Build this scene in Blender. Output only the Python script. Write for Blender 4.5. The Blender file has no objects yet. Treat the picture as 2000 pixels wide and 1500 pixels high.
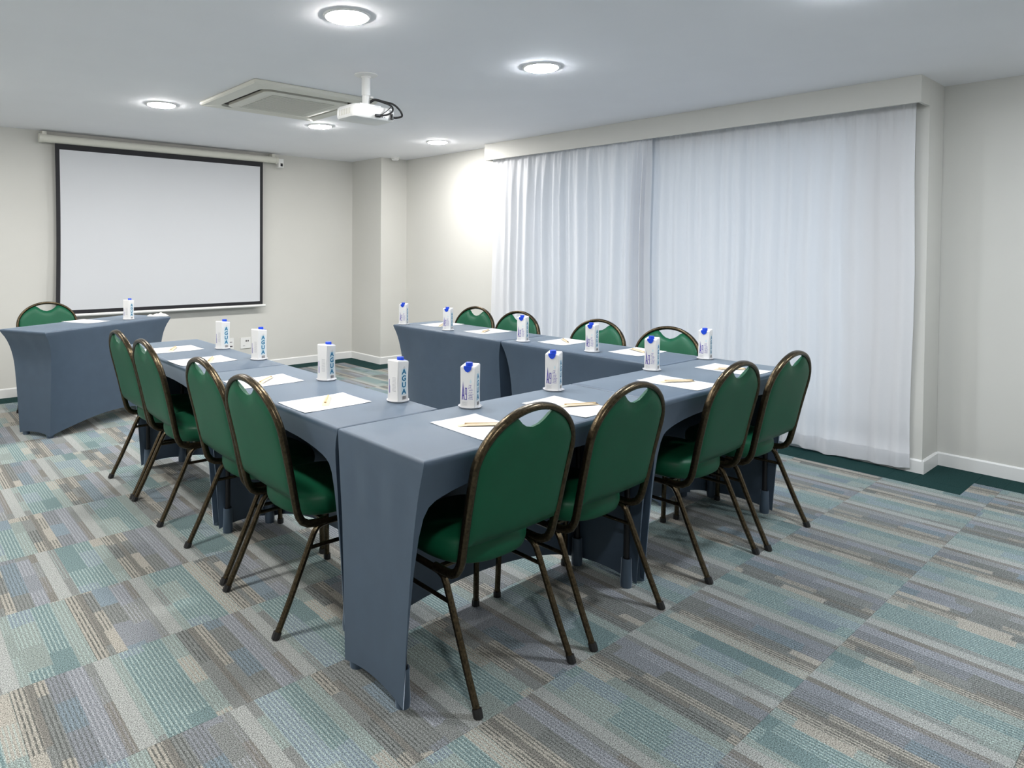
import bpy, bmesh, math, random
from mathutils import Vector, Matrix

# ------------------------------------------------------------------ camera, world, exposure
scene = bpy.context.scene
col = scene.collection
PI = math.pi
F_PX, CX, CY = 1323.835, 834.5, 511.85            # focal length and principal point, 2000x1500 frame
YAW, PITCH, ROLL, CAM_H = 0.68946, 0.02159, -0.00669, 1.35
cam_data = bpy.data.cameras.new('camera')
cam_data.sensor_fit = 'HORIZONTAL'
cam_data.sensor_width = 36.0
cam_data.lens = 36.0 * F_PX / 2000.0
cam_data.shift_x = (1000.0 - CX) / 2000.0
cam_data.shift_y = -(750.0 - CY) / 2000.0
cam_data.clip_start = 0.05
cam = bpy.data.objects.new('camera', cam_data)
col.objects.link(cam)
_s, _c = math.sin(YAW), math.cos(YAW)
_R = Vector((_c, -_s, 0))
_F0 = Vector((_s, _c, 0))
_F = _F0 * math.cos(PITCH) + Vector((0, 0, -math.sin(PITCH)))
_U = _F0 * math.sin(PITCH) + Vector((0, 0, math.cos(PITCH)))
_R2 = _R * math.cos(ROLL) - _U * math.sin(ROLL)
_U2 = _R * math.sin(ROLL) + _U * math.cos(ROLL)
_M = Matrix.Identity(4)
for _i in range(3):
    _M[_i][0], _M[_i][1], _M[_i][2] = _R2[_i], _U2[_i], -_F[_i]
_M[2][3] = CAM_H
cam.matrix_world = _M
scene.camera = cam

world = bpy.data.worlds.new('daylight')
scene.world = world
world.use_nodes = True
_bg = world.node_tree.nodes['Background']
_bg.inputs[0].default_value = (0.72, 0.85, 1.0, 1)
_bg.inputs[1].default_value = 0.55

vs = scene.view_settings
vs.view_transform = 'Standard'
vs.look = 'None'
vs.gamma = 1.0
vs.use_curve_mapping = False
vs.exposure = 1.12
LAMP = 134.0                                          # radiance of the ceiling downlights

# ------------------------------------------------------------------ room measures (metres)
H = 2.378
XL, YR = -1.9, -1.9                                  # side and rear wall behind the camera
YB = 6.945                                           # wall with the screen
XR = 4.912                                           # wall behind the curtains
XN = 5.206                                           # recessed wall beside the pillar
YP = 1.236                                           # where the wall steps back
XK, YK = 4.540, 6.347                                # pillar in the far corner
T = 0.757                                            # table height


# ------------------------------------------------------------------ helpers
def tag(o, label=None, cat=None, group=None, kind=None):
    if label:
        o['label'] = label
    if cat:
        o['category'] = cat
    if group:
        o['group'] = group
    if kind:
        o['kind'] = kind
    return o


def empty(name, loc=(0, 0, 0), rz=0.0):
    o = bpy.data.objects.new(name, None)
    o.empty_display_size = 0.1
    o.location = loc
    o.rotation_euler = (0, 0, rz)
    col.objects.link(o)
    return o


class MB:
    """collects vertices and faces, then links them as one mesh object"""
    def __init__(self):
        self.v, self.f, self.m = [], [], []

    def add(self, verts, faces, mi=0):
        n = len(self.v)
        self.v += [tuple(p) for p in verts]
        self.f += [tuple(i + n for i in q) for q in faces]
        self.m += [mi] * len(faces)
        return self

    def box(self, x0, y0, z0, x1, y1, z1, mi=0):
        v = [(x0, y0, z0), (x1, y0, z0), (x1, y1, z0), (x0, y1, z0), (x0, y0, z1), (x1, y0, z1), (x1, y1, z1), (x0, y1, z1)]
        return self.add(v, [(3, 2, 1, 0), (4, 5, 6, 7), (0, 1, 5, 4), (1, 2, 6, 5), (2, 3, 7, 6), (3, 0, 4, 7)], mi)

    def rings(self, rings, cap0=True, cap1=True, closed=True, mi=0):
        n = len(rings[0])
        v = [p for r in rings for p in r]
        f = []
        for i in range(len(rings) - 1):
            for j in range(n if closed else n - 1):
                k = (j + 1) % n
                f.append((i * n + j, i * n + k, (i + 1) * n + k, (i + 1) * n + j))
        if cap0:
            f.append(tuple(range(n - 1, -1, -1)))
        if cap1:
            f.append(tuple((len(rings) - 1) * n + j for j in range(n)))
        return self.add(v, f, mi)

    def lathe(self, prof, c=(0, 0, 0), n=24, cap0=True, cap1=True, mi=0):
        rings = [[(c[0] + r * math.cos(2 * PI * j / n), c[1] + r * math.sin(2 * PI * j / n), c[2] + z) for j in range(n)] for r, z in prof]
        return self.rings(rings, cap0, cap1, True, mi)

    def sweep(self, path, w, h, side=None, n=8, mi=0, cap=True, power=4.0):
        """sweeps a rounded-square (power 4) or round (power 2) section; w across 'side', h the other way"""
        P = [Vector(p) for p in path]
        tan = []
        for i in range(len(P)):
            a, b = P[max(i - 1, 0)], P[min(i + 1, len(P) - 1)]
            tan.append((b - a).normalized())
        s = Vector(side) if side else (Vector((0, 0, 1)) if abs(tan[0].z) < 0.9 else Vector((1, 0, 0)))
        s = (s - tan[0] * s.dot(tan[0])).normalized()
        rings = []
        for i in range(len(P)):
            if i:
                ax = tan[i - 1].cross(tan[i])
                if ax.length > 1e-7:
                    s = Matrix.Rotation(tan[i - 1].angle(tan[i]), 3, ax.normalized()) @ s
                s = (s - tan[i] * s.dot(tan[i])).normalized()
            b = tan[i].cross(s)
            ring = []
            for j in range(n):
                a = 2 * PI * (j + 0.5) / n
                ca, sa = math.cos(a), math.sin(a)
                q = (abs(ca) ** power + abs(sa) ** power) ** (-1.0 / power)
                ring.append(P[i] + s * (ca * q * w / 2) + b * (sa * q * h / 2))
            rings.append(ring)
        return self.rings(rings, cap, cap, True, mi)

    def build(self, name, mats, parent=None, smooth=None, bevel=0.0):
        me = bpy.data.meshes.new(name)
        me.from_pydata(self.v, [], self.f)
        if not isinstance(mats, (list, tuple)):
            mats = [mats]
        for m in mats:
            me.materials.append(m)
        if len(mats) > 1:
            me.polygons.foreach_set('material_index', self.m)
        bm = bmesh.new()
        bm.from_mesh(me)
        bmesh.ops.recalc_face_normals(bm, faces=bm.faces)
        if bevel:
            bmesh.ops.bevel(bm, geom=[e for e in bm.edges if len(e.link_faces) == 2 and e.calc_face_angle() > 0.6],
                            offset=bevel, segments=2, profile=0.6, affect='EDGES')
        bm.to_mesh(me)
        bm.free()
        if smooth is not None:
            me.polygons.foreach_set('use_smooth', [True] * len(me.polygons))
            me.set_sharp_from_angle(angle=math.radians(smooth))
        me.update()
        o = bpy.data.objects.new(name, me)
        col.objects.link(o)
        if parent:
            o.parent = parent
        return o


def thicken(o, t, offset, angle):
    """gives a sheet its cloth or paper thickness, keeping the rim a crisp edge"""
    md = o.modifiers.new('thickness', 'SOLIDIFY')
    md.thickness = t
    md.offset = offset
    dg = bpy.context.evaluated_depsgraph_get()
    dg.update()
    me = bpy.data.meshes.new_from_object(o.evaluated_get(dg))
    o.modifiers.remove(md)
    old = o.data
    me.name = old.name
    o.data = me
    bpy.data.meshes.remove(old)
    me.polygons.foreach_set('use_smooth', [True] * len(me.polygons))
    me.set_sharp_from_angle(angle=math.radians(angle))


def copy_tree(o, parent=None):
    c = o.copy()
    col.objects.link(c)
    c.parent = parent
    for ch in list(o.children):
        copy_tree(ch, c)
    return c


# ------------------------------------------------------------------ materials
def nmat(name):
    m = bpy.data.materials.new(name)
    m.use_nodes = True
    nt = m.node_tree
    return m, nt, nt.nodes['Principled BSDF']


def mat(name, rgb, rough=0.6, metal=0.0, noise=0.0, nscale=60.0, bump=0.0, bscale=300.0, sheen=0.0, spec=0.5, coat=0.0):
    m, nt, b = nmat(name)
    b.inputs['Base Color'].default_value = (*rgb, 1)
    b.inputs['Roughness'].default_value = rough
    b.inputs['Metallic'].default_value = metal
    b.inputs['Specular IOR Level'].default_value = spec
    b.inputs['Sheen Weight'].default_value = sheen
    b.inputs['Coat Weight'].default_value = coat
    tc = nt.nodes.new('ShaderNodeTexCoord')
    if noise:
        n = nt.nodes.new('ShaderNodeTexNoise')
        n.inputs['Scale'].default_value = nscale
        n.inputs['Detail'].default_value = 4
        r = nt.nodes.new('ShaderNodeValToRGB')
        r.color_ramp.elements[0].position = 0.3
        r.color_ramp.elements[1].position = 0.7
        r.color_ramp.elements[0].color = (*[c * (1 - noise) for c in rgb], 1)
        r.color_ramp.elements[1].color = (*[min(1, c * (1 + noise)) for c in rgb], 1)
        nt.links.new(tc.outputs['Object'], n.inputs['Vector'])
        nt.links.new(n.outputs['Fac'], r.inputs['Fac'])
        nt.links.new(r.outputs['Color'], b.inputs['Base Color'])
    if bump:
        n2 = nt.nodes.new('ShaderNodeTexNoise')
        n2.inputs['Scale'].default_value = bscale
        n2.inputs['Detail'].default_value = 3
        bp = nt.nodes.new('ShaderNodeBump')
        bp.inputs['Strength'].default_value = bump
        bp.inputs['Distance'].default_value = 0.002
        nt.links.new(tc.outputs['Object'], n2.inputs['Vector'])
        nt.links.new(n2.outputs['Fac'], bp.inputs['Height'])
        nt.links.new(bp.outputs['Normal'], b.inputs['Normal'])
    return m


def emit(name, rgb, strength):
    m, nt, b = nmat(name)
    b.inputs['Base Color'].default_value = (0.9, 0.9, 0.9, 1)
    b.inputs['Emission Color'].default_value = (*rgb, 1)
    b.inputs['Emission Strength'].default_value = strength
    return m


M = {}
M['wall'] = mat('wall_paint', (0.630, 0.623, 0.590), 0.75, noise=0.01, nscale=3, bump=0.06, bscale=160)
M['ceiling'] = mat('ceiling_paint', (0.875, 0.88, 0.915), 0.8, noise=0.01, nscale=3)
M['pelmet'] = mat('pelmet_paint', (0.64, 0.632, 0.595), 0.6, noise=0.01, nscale=4)
M['base'] = mat('baseboard_paint', (0.80, 0.80, 0.79), 0.35)
M['slab'] = mat('floor_screed', (0.05, 0.05, 0.05), 0.9)
M['cover'] = mat('slate_stretch_fabric', (0.044, 0.073, 0.114), 0.52, noise=0.05, nscale=14, bump=0.05, bscale=900, sheen=1.0, spec=0.75)
M['cover'].node_tree.nodes['Principled BSDF'].inputs['Sheen Roughness'].default_value = 0.28
M['cover'].node_tree.nodes['Principled BSDF'].inputs['Sheen Tint'].default_value = (0.72, 0.84, 1.0, 1)
M['green'] = mat('green_upholstery', (0.004, 0.084, 0.039), 0.46, noise=0.05, nscale=9, bump=0.05, bscale=700, spec=0.28)
M['bronze'] = mat('hammered_bronze_steel', (0.072, 0.055, 0.033), 0.27, metal=0.9, noise=0.5, nscale=120, bump=0.25, bscale=260)
M['black'] = mat('black_rubber', (0.008, 0.008, 0.009), 0.5)
M['black_steel'] = mat('black_table_steel', (0.012, 0.012, 0.014), 0.4, metal=0.3)
M['board'] = mat('tabletop_board', (0.30, 0.22, 0.14), 0.6, noise=0.1, nscale=8)
M['paper'] = mat('white_paper', (0.67, 0.67, 0.70), 0.7)
M['white_plastic'] = mat('white_plastic', (0.80, 0.80, 0.79), 0.38)
M['cream_plastic'] = mat('cream_plastic', (0.70, 0.69, 0.62), 0.45)
M['grille'] = mat('grille_plastic', (0.60, 0.59, 0.53), 0.5, bump=0.2, bscale=400)
M['slot'] = mat('dark_air_slot', (0.045, 0.032, 0.024), 0.6)
M['screen'] = mat('matte_white_screen', (0.615, 0.63, 0.66), 0.85)
M['screen_black'] = mat('screen_black_border', (0.010, 0.010, 0.014), 0.7)
M['carton'] = mat('carton_board', (0.74, 0.735, 0.73), 0.5)
M['cap'] = mat('blue_cap_plastic', (0.005, 0.055, 0.55), 0.35)
M['teal_ink'] = mat('teal_ink', (0.0, 0.145, 0.30), 0.5)
M['pale_ink'] = mat('pale_blue_ink', (0.58, 0.70, 0.75), 0.5)
M['purple_ink'] = mat('purple_ink', (0.10, 0.07, 0.36), 0.5)
M['grey_ink'] = mat('grey_ink', (0.42, 0.42, 0.44), 0.5)
M['dark_ink'] = mat('dark_ink', (0.10, 0.09, 0.10), 0.5)
M['kraft'] = mat('kraft_pen_barrel', (0.52, 0.37, 0.20), 0.6, noise=0.08, nscale=80)
M['sleeve'] = mat('cream_pen_sleeve', (0.56, 0.46, 0.32), 0.45)
M['lamp'] = emit('led_diffuser', (1.0, 0.980, 0.950), LAMP)
M['lamp_cool'] = emit('cool_led_diffuser', (0.90, 0.95, 1.0), LAMP)
M['ring'] = mat('lamp_trim', (0.85, 0.85, 0.85), 0.35)
M['napkin'] = mat('napkin_cloth', (0.80, 0.79, 0.75), 0.8, bump=0.2, bscale=200)
M['frame_alu'] = mat('window_aluminium', (0.55, 0.56, 0.57), 0.35, metal=0.6)
M['dark_carpet'] = mat('dark_green_carpet', (0.014, 0.044, 0.043), 0.95, noise=0.35, nscale=220, bump=0.6, bscale=500, spec=0.1)


def curtain_material():
    m, nt, b = nmat('white_curtain_fabric')
    out = nt.nodes['Material Output']
    b.inputs['Base Color'].default_value = (0.80, 0.805, 0.835, 1)
    b.inputs['Roughness'].default_value = 0.8
    b.inputs['Specular IOR Level'].default_value = 0.2
    tr = nt.nodes.new('ShaderNodeBsdfTranslucent')
    tr.inputs['Color'].default_value = (0.80, 0.82, 0.86, 1)
    mx = nt.nodes.new('ShaderNodeMixShader')
    mx.inputs[0].default_value = 0.22
    nt.links.new(b.outputs[0], mx.inputs[1])
    nt.links.new(tr.outputs[0], mx.inputs[2])
    nt.links.new(mx.outputs[0], out.inputs['Surface'])
    return m


def glass_material():
    m, nt, b = nmat('window_glass')
    out = nt.nodes['Material Output']
    tp = nt.nodes.new('ShaderNodeBsdfTransparent')
    tp.inputs['Color'].default_value = (0.92, 0.96, 0.97, 1)
    gl = nt.nodes.new('ShaderNodeBsdfGlossy')
    gl.inputs['Roughness'].default_value = 0.02
    mx = nt.nodes.new('ShaderNodeMixShader')
    mx.inputs[0].default_value = 0.08
    nt.links.new(tp.outputs[0], mx.inputs[1])
    nt.links.new(gl.outputs[0], mx.inputs[2])
    nt.links.new(mx.outputs[0], out.inputs['Surface'])
    return m


M['curtain'] = curtain_material()
M['glass'] = glass_material()
TILE = 0.4975


def carpet_material():
    """striped carpet tile: bands across the tile, each broken along its length into plain, ribbed or speckled patches"""
    m, nt, b = nmat('striped_carpet')
    N, L = nt.nodes, nt.links

    def val(x):
        n = N.new('ShaderNodeValue')
        n.outputs[0].default_value = x
        return n.outputs[0]

    def math_(op, a, c=None, d=None):
        n = N.new('ShaderNodeMath')
        n.operation = op
        for i, q in enumerate((a, c, d)):
            if q is None:
                continue
            if isinstance(q, (int, float)):
                n.inputs[i].default_value = q
            else:
                L.new(q, n.inputs[i])
        return n.outputs[0]

    def ramp(fac, stops, interp='CONSTANT'):
        n = N.new('ShaderNodeValToRGB')
        cr = n.color_ramp
        cr.interpolation = interp
        while len(cr.elements) < len(stops):
            cr.elements.new(0.5)
        for e, (p, c) in zip(cr.elements, stops):
            e.position = p
            e.color = (*c, 1) if isinstance(c, tuple) else (c, c, c, 1)
        L.new(fac, n.inputs['Fac'])
        return n.outputs['Color']

    def mix(f, a, c):
        n = N.new('ShaderNodeMix')
        n.data_type = 'RGBA'
        if isinstance(f, (int, float)):
            n.inputs['Factor'].default_value = f
        else:
            L.new(f, n.inputs['Factor'])
        for q, s in ((a, 'A'), (c, 'B')):
            sock = [i for i in n.inputs if i.name == s and i.type == 'RGBA'][0]
            if isinstance(q, tuple):
                sock.default_value = (*q, 1)
            else:
                L.new(q, sock)
        return [o for o in n.outputs if o.type == 'RGBA'][0]

    def white(*xs):
        c = N.new('ShaderNodeCombineXYZ')
        for i, q in enumerate(xs):
            if isinstance(q, (int, float)):
                c.inputs[i].default_value = q
            else:
                L.new(q, c.inputs[i])
        w = N.new('ShaderNodeTexWhiteNoise')
        w.noise_dimensions = '3D'
        L.new(c.outputs[0], w.inputs['Vector'])
        return w.outputs['Value']

    tc = N.new('ShaderNodeTexCoord')
    sep = N.new('ShaderNodeSeparateXYZ')
    L.new(tc.outputs['Object'], sep.inputs[0])
    oi = N.new('ShaderNodeObjectInfo')
    rnd = oi.outputs['Random']
    jit = N.new('ShaderNodeTexNoise')
    jit.inputs['Scale'].default_value = 9
    L.new(tc.outputs['Object'], jit.inputs['Vector'])
    fz = N.new('ShaderNodeTexNoise')
    fz.inputs['Scale'].default_value = 210
    fz.inputs['Detail'].default_value = 1
    L.new(tc.outputs['Object'], fz.inputs['Vector'])
    fuzz = math_('MULTIPLY', math_('SUBTRACT', fz.outputs['Fac'], 0.5), 0.012)             # tufts blur the band edges
    u = math_('FRACT', math_('ADD', math_('ADD', math_('DIVIDE', sep.outputs['X'], TILE), 1.03), fuzz))       # 0 at the pale strip
    v = math_('ADD', math_('ADD', math_('DIVIDE', sep.outputs['Y'], TILE), 0.5), math_('MULTIPLY', fuzz, 3.0))
    # band edges
    edges = [0.0, 0.092, 0.15, 0.30, 0.43, 0.53, 0.61, 0.65, 0.72, 0.84, 0.945]
    band = ramp(u, [(e, (i + 0.5) / 12.0) for i, e in enumerate(edges)])
    bandv = N.new('ShaderNodeSeparateColor')
    L.new(band, bandv.inputs[0])
    bid = bandv.outputs[0]
    off = white(bid, 3.1, rnd)
    cell = math_('FLOOR', math_('ADD', math_('ADD', math_('MULTIPLY', v, 3.1), math_('MULTIPLY', off, 4.0)), math_('MULTIPLY', jit.outputs['Fac'], 0.25)))
    n1 = white(bid, cell, rnd)
    n2 = white(cell, bid, math_('ADD', rnd, 7.3))
    # three grounds per band, chosen by patch
    S = (0.315, 0.328, 0.318)     # pale strip
    LB = (0.325, 0.310, 0.275)    # light beige
    BR = (0.180, 0.174, 0.160)    # brown grey
    GR = (0.195, 0.205, 0.20)     # mid grey
    TE = (0.148, 0.208, 0.212)    # teal
    BL = (0.185, 0.230, 0.262)    # blue grey
    LV = (0.208, 0.222, 0.242)    # lavender grey
    MG = (0.225, 0.262, 0.248)    # mint grey
    g1 = ramp(u, list(zip(edges, [S, MG, TE, TE, MG, LB, BR, LB, LV, LV, BR])))
    g2 = ramp(u, list(zip(edges, [S, GR, BL, TE, LB, GR, BR, GR, BL, LV, GR])))
    g3 = ramp(u, list(zip(edges, [S, MG, MG, BL, MG, LB, GR, LB, GR, GR, BR])))
    ground = mix(math_('GREATER_THAN', n1, 0.42), g1, g2)
    ground = mix(math_('GREATER_THAN', n1, 0.76), ground, g3)
    # ribs along the tile
    ribs = math_('FRACT', math_('MULTIPLY', u, 40.0))
    rib_on = math_('LESS_THAN', ribs, 0.42)
    MI = (0.33, 0.40, 0.385)
    PW = (0.36, 0.37, 0.40)
    DK = (0.075, 0.082, 0.078)
    rib_col = ramp(u, list(zip(edges, [S, MI, MI, MI, MI, DK, DK, DK, DK, PW, PW])))
    rib_amt = ramp(u, list(zip(edges, [0.0, 0.45, 0.75, 0.75, 0.6, 0.85, 0.35, 0.75, 0.55, 0.6, 0.3])))
    ra = N.new('ShaderNodeSeparateColor')
    L.new(rib_amt, ra.inputs[0])
    dash = N.new('ShaderNodeTexNoise')
    dash.inputs['Scale'].default_value = 1.0
    dash.inputs['Detail'].default_value = 2
    mp = N.new('ShaderNodeMapping')
    mp.inputs['Scale'].default_value = (160, 45, 1)
    L.new(tc.outputs['Object'], mp.inputs['Vector'])
    L.new(mp.outputs[0], dash.inputs['Vector'])
    dash_on = math_('MINIMUM', math_('MULTIPLY', math_('SUBTRACT', dash.outputs['Fac'], 0.25), 4.0), 1.0)
    fac = math_('MULTIPLY', math_('MULTIPLY', rib_on, math_('GREATER_THAN', n2, 0.20)), math_('MULTIPLY', ra.outputs[0], math_('MAXIMUM', dash_on, 0.0)))
    colr = mix(fac, ground, rib_col)
    # yarn speckle
    sp = N.new('ShaderNodeTexNoise')
    sp.inputs['Scale'].default_value = 300
    sp.inputs['Detail'].default_value = 2
    L.new(tc.outputs['Object'], sp.inputs['Vector'])
    k = math_('MAXIMUM', math_('ADD', -0.85, math_('MULTIPLY', sp.outputs['Fac'], 3.7)), 0.25)
    vm = N.new('ShaderNodeVectorMath')
    vm.operation = 'SCALE'
    L.new(colr, vm.inputs[0])
    L.new(k, vm.inputs['Scale'])
    L.new(vm.outputs[0], b.inputs['Base Color'])
    b.inputs['Roughness'].default_value = 0.95
    b.inputs['Specular IOR Level'].default_value = 0.08
    hgt = math_('ADD', math_('MULTIPLY', sp.outputs['Fac'], 0.7), math_('MULTIPLY', rib_on, 0.5))
    bp = N.new('ShaderNodeBump')
    bp.inputs['Strength'].default_value = 0.35
    bp.inputs['Distance'].default_value = 0.003
    L.new(hgt, bp.inputs['Height'])
    L.new(bp.outputs['Normal'], b.inputs['Normal'])
    return m


M['carpet'] = carpet_material()

# ------------------------------------------------------------------ room shell
floor = MB().box(XL - 0.1, YR - 0.1, -0.12, XN + 0.1, YB + 0.1, -0.007).build('floor', M['slab'])
tag(floor, 'striped grey and teal carpet tile floor with dark green border', 'floor', kind='structure')

_tile_cache = {}


def tile_piece(name, cx, cy, x0, y0, x1, y1, material):
    """one carpet tile (or the cut piece of one); mesh data is shared between equal pieces"""
    if x1 - x0 < 0.012 or y1 - y0 < 0.012:
        return
    key = (name, round(x0 - cx, 3), round(y0 - cy, 3), round(x1 - cx, 3), round(y1 - cy, 3))
    c = 0.0012
    me = _tile_cache.get(key)
    if me is None:
        a, b_, d, e = x0 - cx, y0 - cy, x1 - cx, y1 - cy
        ch = 0.0008
        r0 = [(a, b_, -0.007), (d, b_, -0.007), (d, e, -0.007), (a, e, -0.007)]
        r1 = [(p[0], p[1], -c) for p in r0]
        r2 = [(a + ch, b_ + ch, 0), (d - ch, b_ + ch, 0), (d - ch, e - ch, 0), (a + ch, e - ch, 0)]
        o = MB().rings([r0, r1, r2]).build(name, material, floor)
        _tile_cache[key] = o.data
    else:
        o = bpy.data.objects.new(name, me)
        col.objects.link(o)
        o.parent = floor
    o.location = (cx, cy, 0)


XB1, XB2, YB3, YBK, XKB, YKB = 4.6486, 4.952, 0.9926, 6.697, 4.277, 6.09
XLB, YRB = XL + 0.25, YR + 0.25
carpet_rects = [(XLB, YRB, XB1, YKB), (XLB, YKB, XKB, YBK), (XB1, YRB, XB2, YB3)]
border_rects = [(XB1, YB3, XN, YP), (XB1, YP, XR + 0.01, YKB), (XB2, YR, XN, YB3), (XKB, YKB, XR + 0.01, YK), (XKB, YK, XK, YBK), (XL, YBK, XK, YB),
                (XL, YR, XLB, YBK), (XLB, YR, XB2, YRB)]
Y_ROW0, X_STRIP = 1.857, 0.57
for k in range(-9, 12):
    ty0 = Y_ROW0 + TILE * k
    xs0 = X_STRIP - 0.515 * TILE + (0.0 if k % 2 == 0 else TILE / 2)
    for n in range(-8, 12):
        tx0 = xs0 + TILE * n
        cxt, cyt = tx0 + TILE / 2, ty0 + TILE / 2
        for rects, nm, mt in ((carpet_rects, 'carpet_tile', M['carpet']), (border_rects, 'border_tile', M['dark_carpet'])):
            for (a, b_, c, d) in rects:
                x0, y0, x1, y1 = max(tx0, a), max(ty0, b_), min(tx0 + TILE, c), min(ty0 + TILE, d)
                if x1 > x0 and y1 > y0:
                    tile_piece(nm, cxt, cyt, x0, y0, x1, y1, mt)

tag(MB().box(XL - 0.1, YR - 0.1, H, XN + 0.1, YB + 0.1, H + 0.1).build('ceiling', M['ceiling']), 'flat white painted ceiling with recessed downlights', 'ceiling', kind='structure')
tag(MB().box(XL - 0.1, YB, -0.1, XN + 0.1, YB + 0.12, H + 0.02).build('wall_back', M['wall']), 'pale cream wall behind the projection screen', 'wall', kind='structure')
tag(MB().box(XL - 0.12, YR - 0.1, -0.1, XL, YB + 0.1, H + 0.02).build('wall_left', M['wall']), 'plain pale cream wall facing the curtains', 'wall', kind='structure')
tag(MB().box(XL - 0.1, YR - 0.12, -0.1, XN + 0.1, YR, H + 0.02).build('wall_front', M['wall']), 'plain pale cream wall facing the screen', 'wall', kind='structure')
tag(MB().box(XK, YK, -0.1, XR + 0.05, YB + 0.02, H + 0.02).build('wall_pillar', M['wall']), 'square cream pillar in the corner between screen and curtains', 'wall', kind='structure')
# wall behind the curtains with its window opening
WY0, WY1, WZ0, WZ1 = 1.62, 4.56, 0.10, 2.12
w = MB()
w.box(XR, WY1, -0.1, XR + 0.29, YB + 0.05, H + 0.02)
w.box(XR, YP, -0.1, XR + 0.29, WY0, H + 0.02)
w.box(XR, WY0, -0.1, XR + 0.29, WY1, WZ0)
w.box(XR, WY0, WZ1, XR + 0.29, WY1, H + 0.02)
tag(w.build('wall_right', M['wall']), 'cream wall behind the white curtains with end pillar', 'wall', kind='structure')
tag(MB().box(XN, YR - 0.1, -0.1, XN + 0.12, YP + 0.02, H + 0.02).build('wall_right_recess', M['wall']), 'recessed pale wall beside the curtain pillar', 'wall', kind='structure')

win = tag(empty('window_1', (XR + 0.2, (WY0 + WY1) / 2, WZ0)), 'aluminium framed window hidden behind the white curtains', 'window', kind='structure')
hw, hh = (WY1 - WY0) / 2, WZ1 - WZ0
fr = MB()
for (a, b_, c, d) in ((-hw, 0, hw, 0.05), (-hw, hh - 0.05, hw, hh), (-hw, 0, -hw + 0.05, hh), (hw - 0.05, 0, hw, hh), (-0.025, 0, 0.025, hh)):
    fr.box(-0.03, a, b_, 0.03, c, d)
fr.build('window_frame', M['frame_alu'], win)
for s in (-1, 1):
    MB().box(-0.004, min(0.026 * s, (hw - 0.051) * s), 0.051, 0.004, max(0.026 * s, (hw - 0.051) * s), hh - 0.051).build('pane', M['glass'], win)


def baseboard(name, pts, label):
    """skirting 80 mm high along a polyline of wall corners (room on the left side of travel)"""
    mb = MB()
    for (p, q) in zip(pts[:-1], pts[1:]):
        a, b_ = Vector((*p, 0)), Vector((*q, 0))
        d = (b_ - a).normalized()
        n = Vector((-d.y, d.x, 0))
        a2, b2 = a - d * 0.0, b_ + d * 0.0
        prof = [(0.0, 0.0), (0.0, 0.082), (0.006, 0.082), (0.013, 0.074), (0.013, 0.0)]
        r = [[tuple(e + n * o + Vector((0, 0, z))) for o, z in prof] for e in (a2, b2)]
        mb.rings(r)
    tag(mb.build(name, M['base']), label, 'baseboard', kind='structure')


baseboard('baseboard_back', [(XK, YB), (XL, YB)], 'white skirting board along the screen wall')
baseboard('baseboard_pillar', [(XR, YK), (XK - 0.0125, YK)], 'white skirting board across the corner pillar front')
baseboard('baseboard_pillar_side', [(XK, YK - 0.0125), (XK, YB)], 'white skirting board on the corner pillar side')
baseboard('baseboard_right', [(XR, YP - 0.0125), (XR, YK)], 'white skirting board below the curtains')
baseboard('baseboard_step', [(XN, YP), (XR - 0.0125, YP)], 'short white skirting board on the pillar return')
baseboard('baseboard_recess', [(XN, YR), (XN, YP)], 'white skirting board along the recessed wall')
baseboard('baseboard_left', [(XL, YB), (XL, YR)], 'white skirting board along the wall facing the curtains')
baseboard('baseboard_front', [(XL, YR), (XN, YR)], 'white skirting board along the wall facing the screen')

pel = MB()
XPF, ZPB = 4.741, 2.218
pel.box(XPF, YP, ZPB, XPF + 0.018, 4.866, H)
pel.box(XPF + 0.018, 4.848, ZPB, XR, 4.866, H)
pel.box(XPF + 0.018, YP, ZPB, XR, YP + 0.018, H)
pel.box(XPF + 0.018, YP + 0.018, 2.262, XR, 4.848, 2.275)
tag(pel.build('trim_1', M['pelmet'], bevel=0.001), 'long cream pelmet box above the white curtains', 'pelmet', kind='structure')

# ------------------------------------------------------------------ tables and stretch covers


def lerp(a, b_, t):
    return a + (b_ - a) * t


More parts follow.
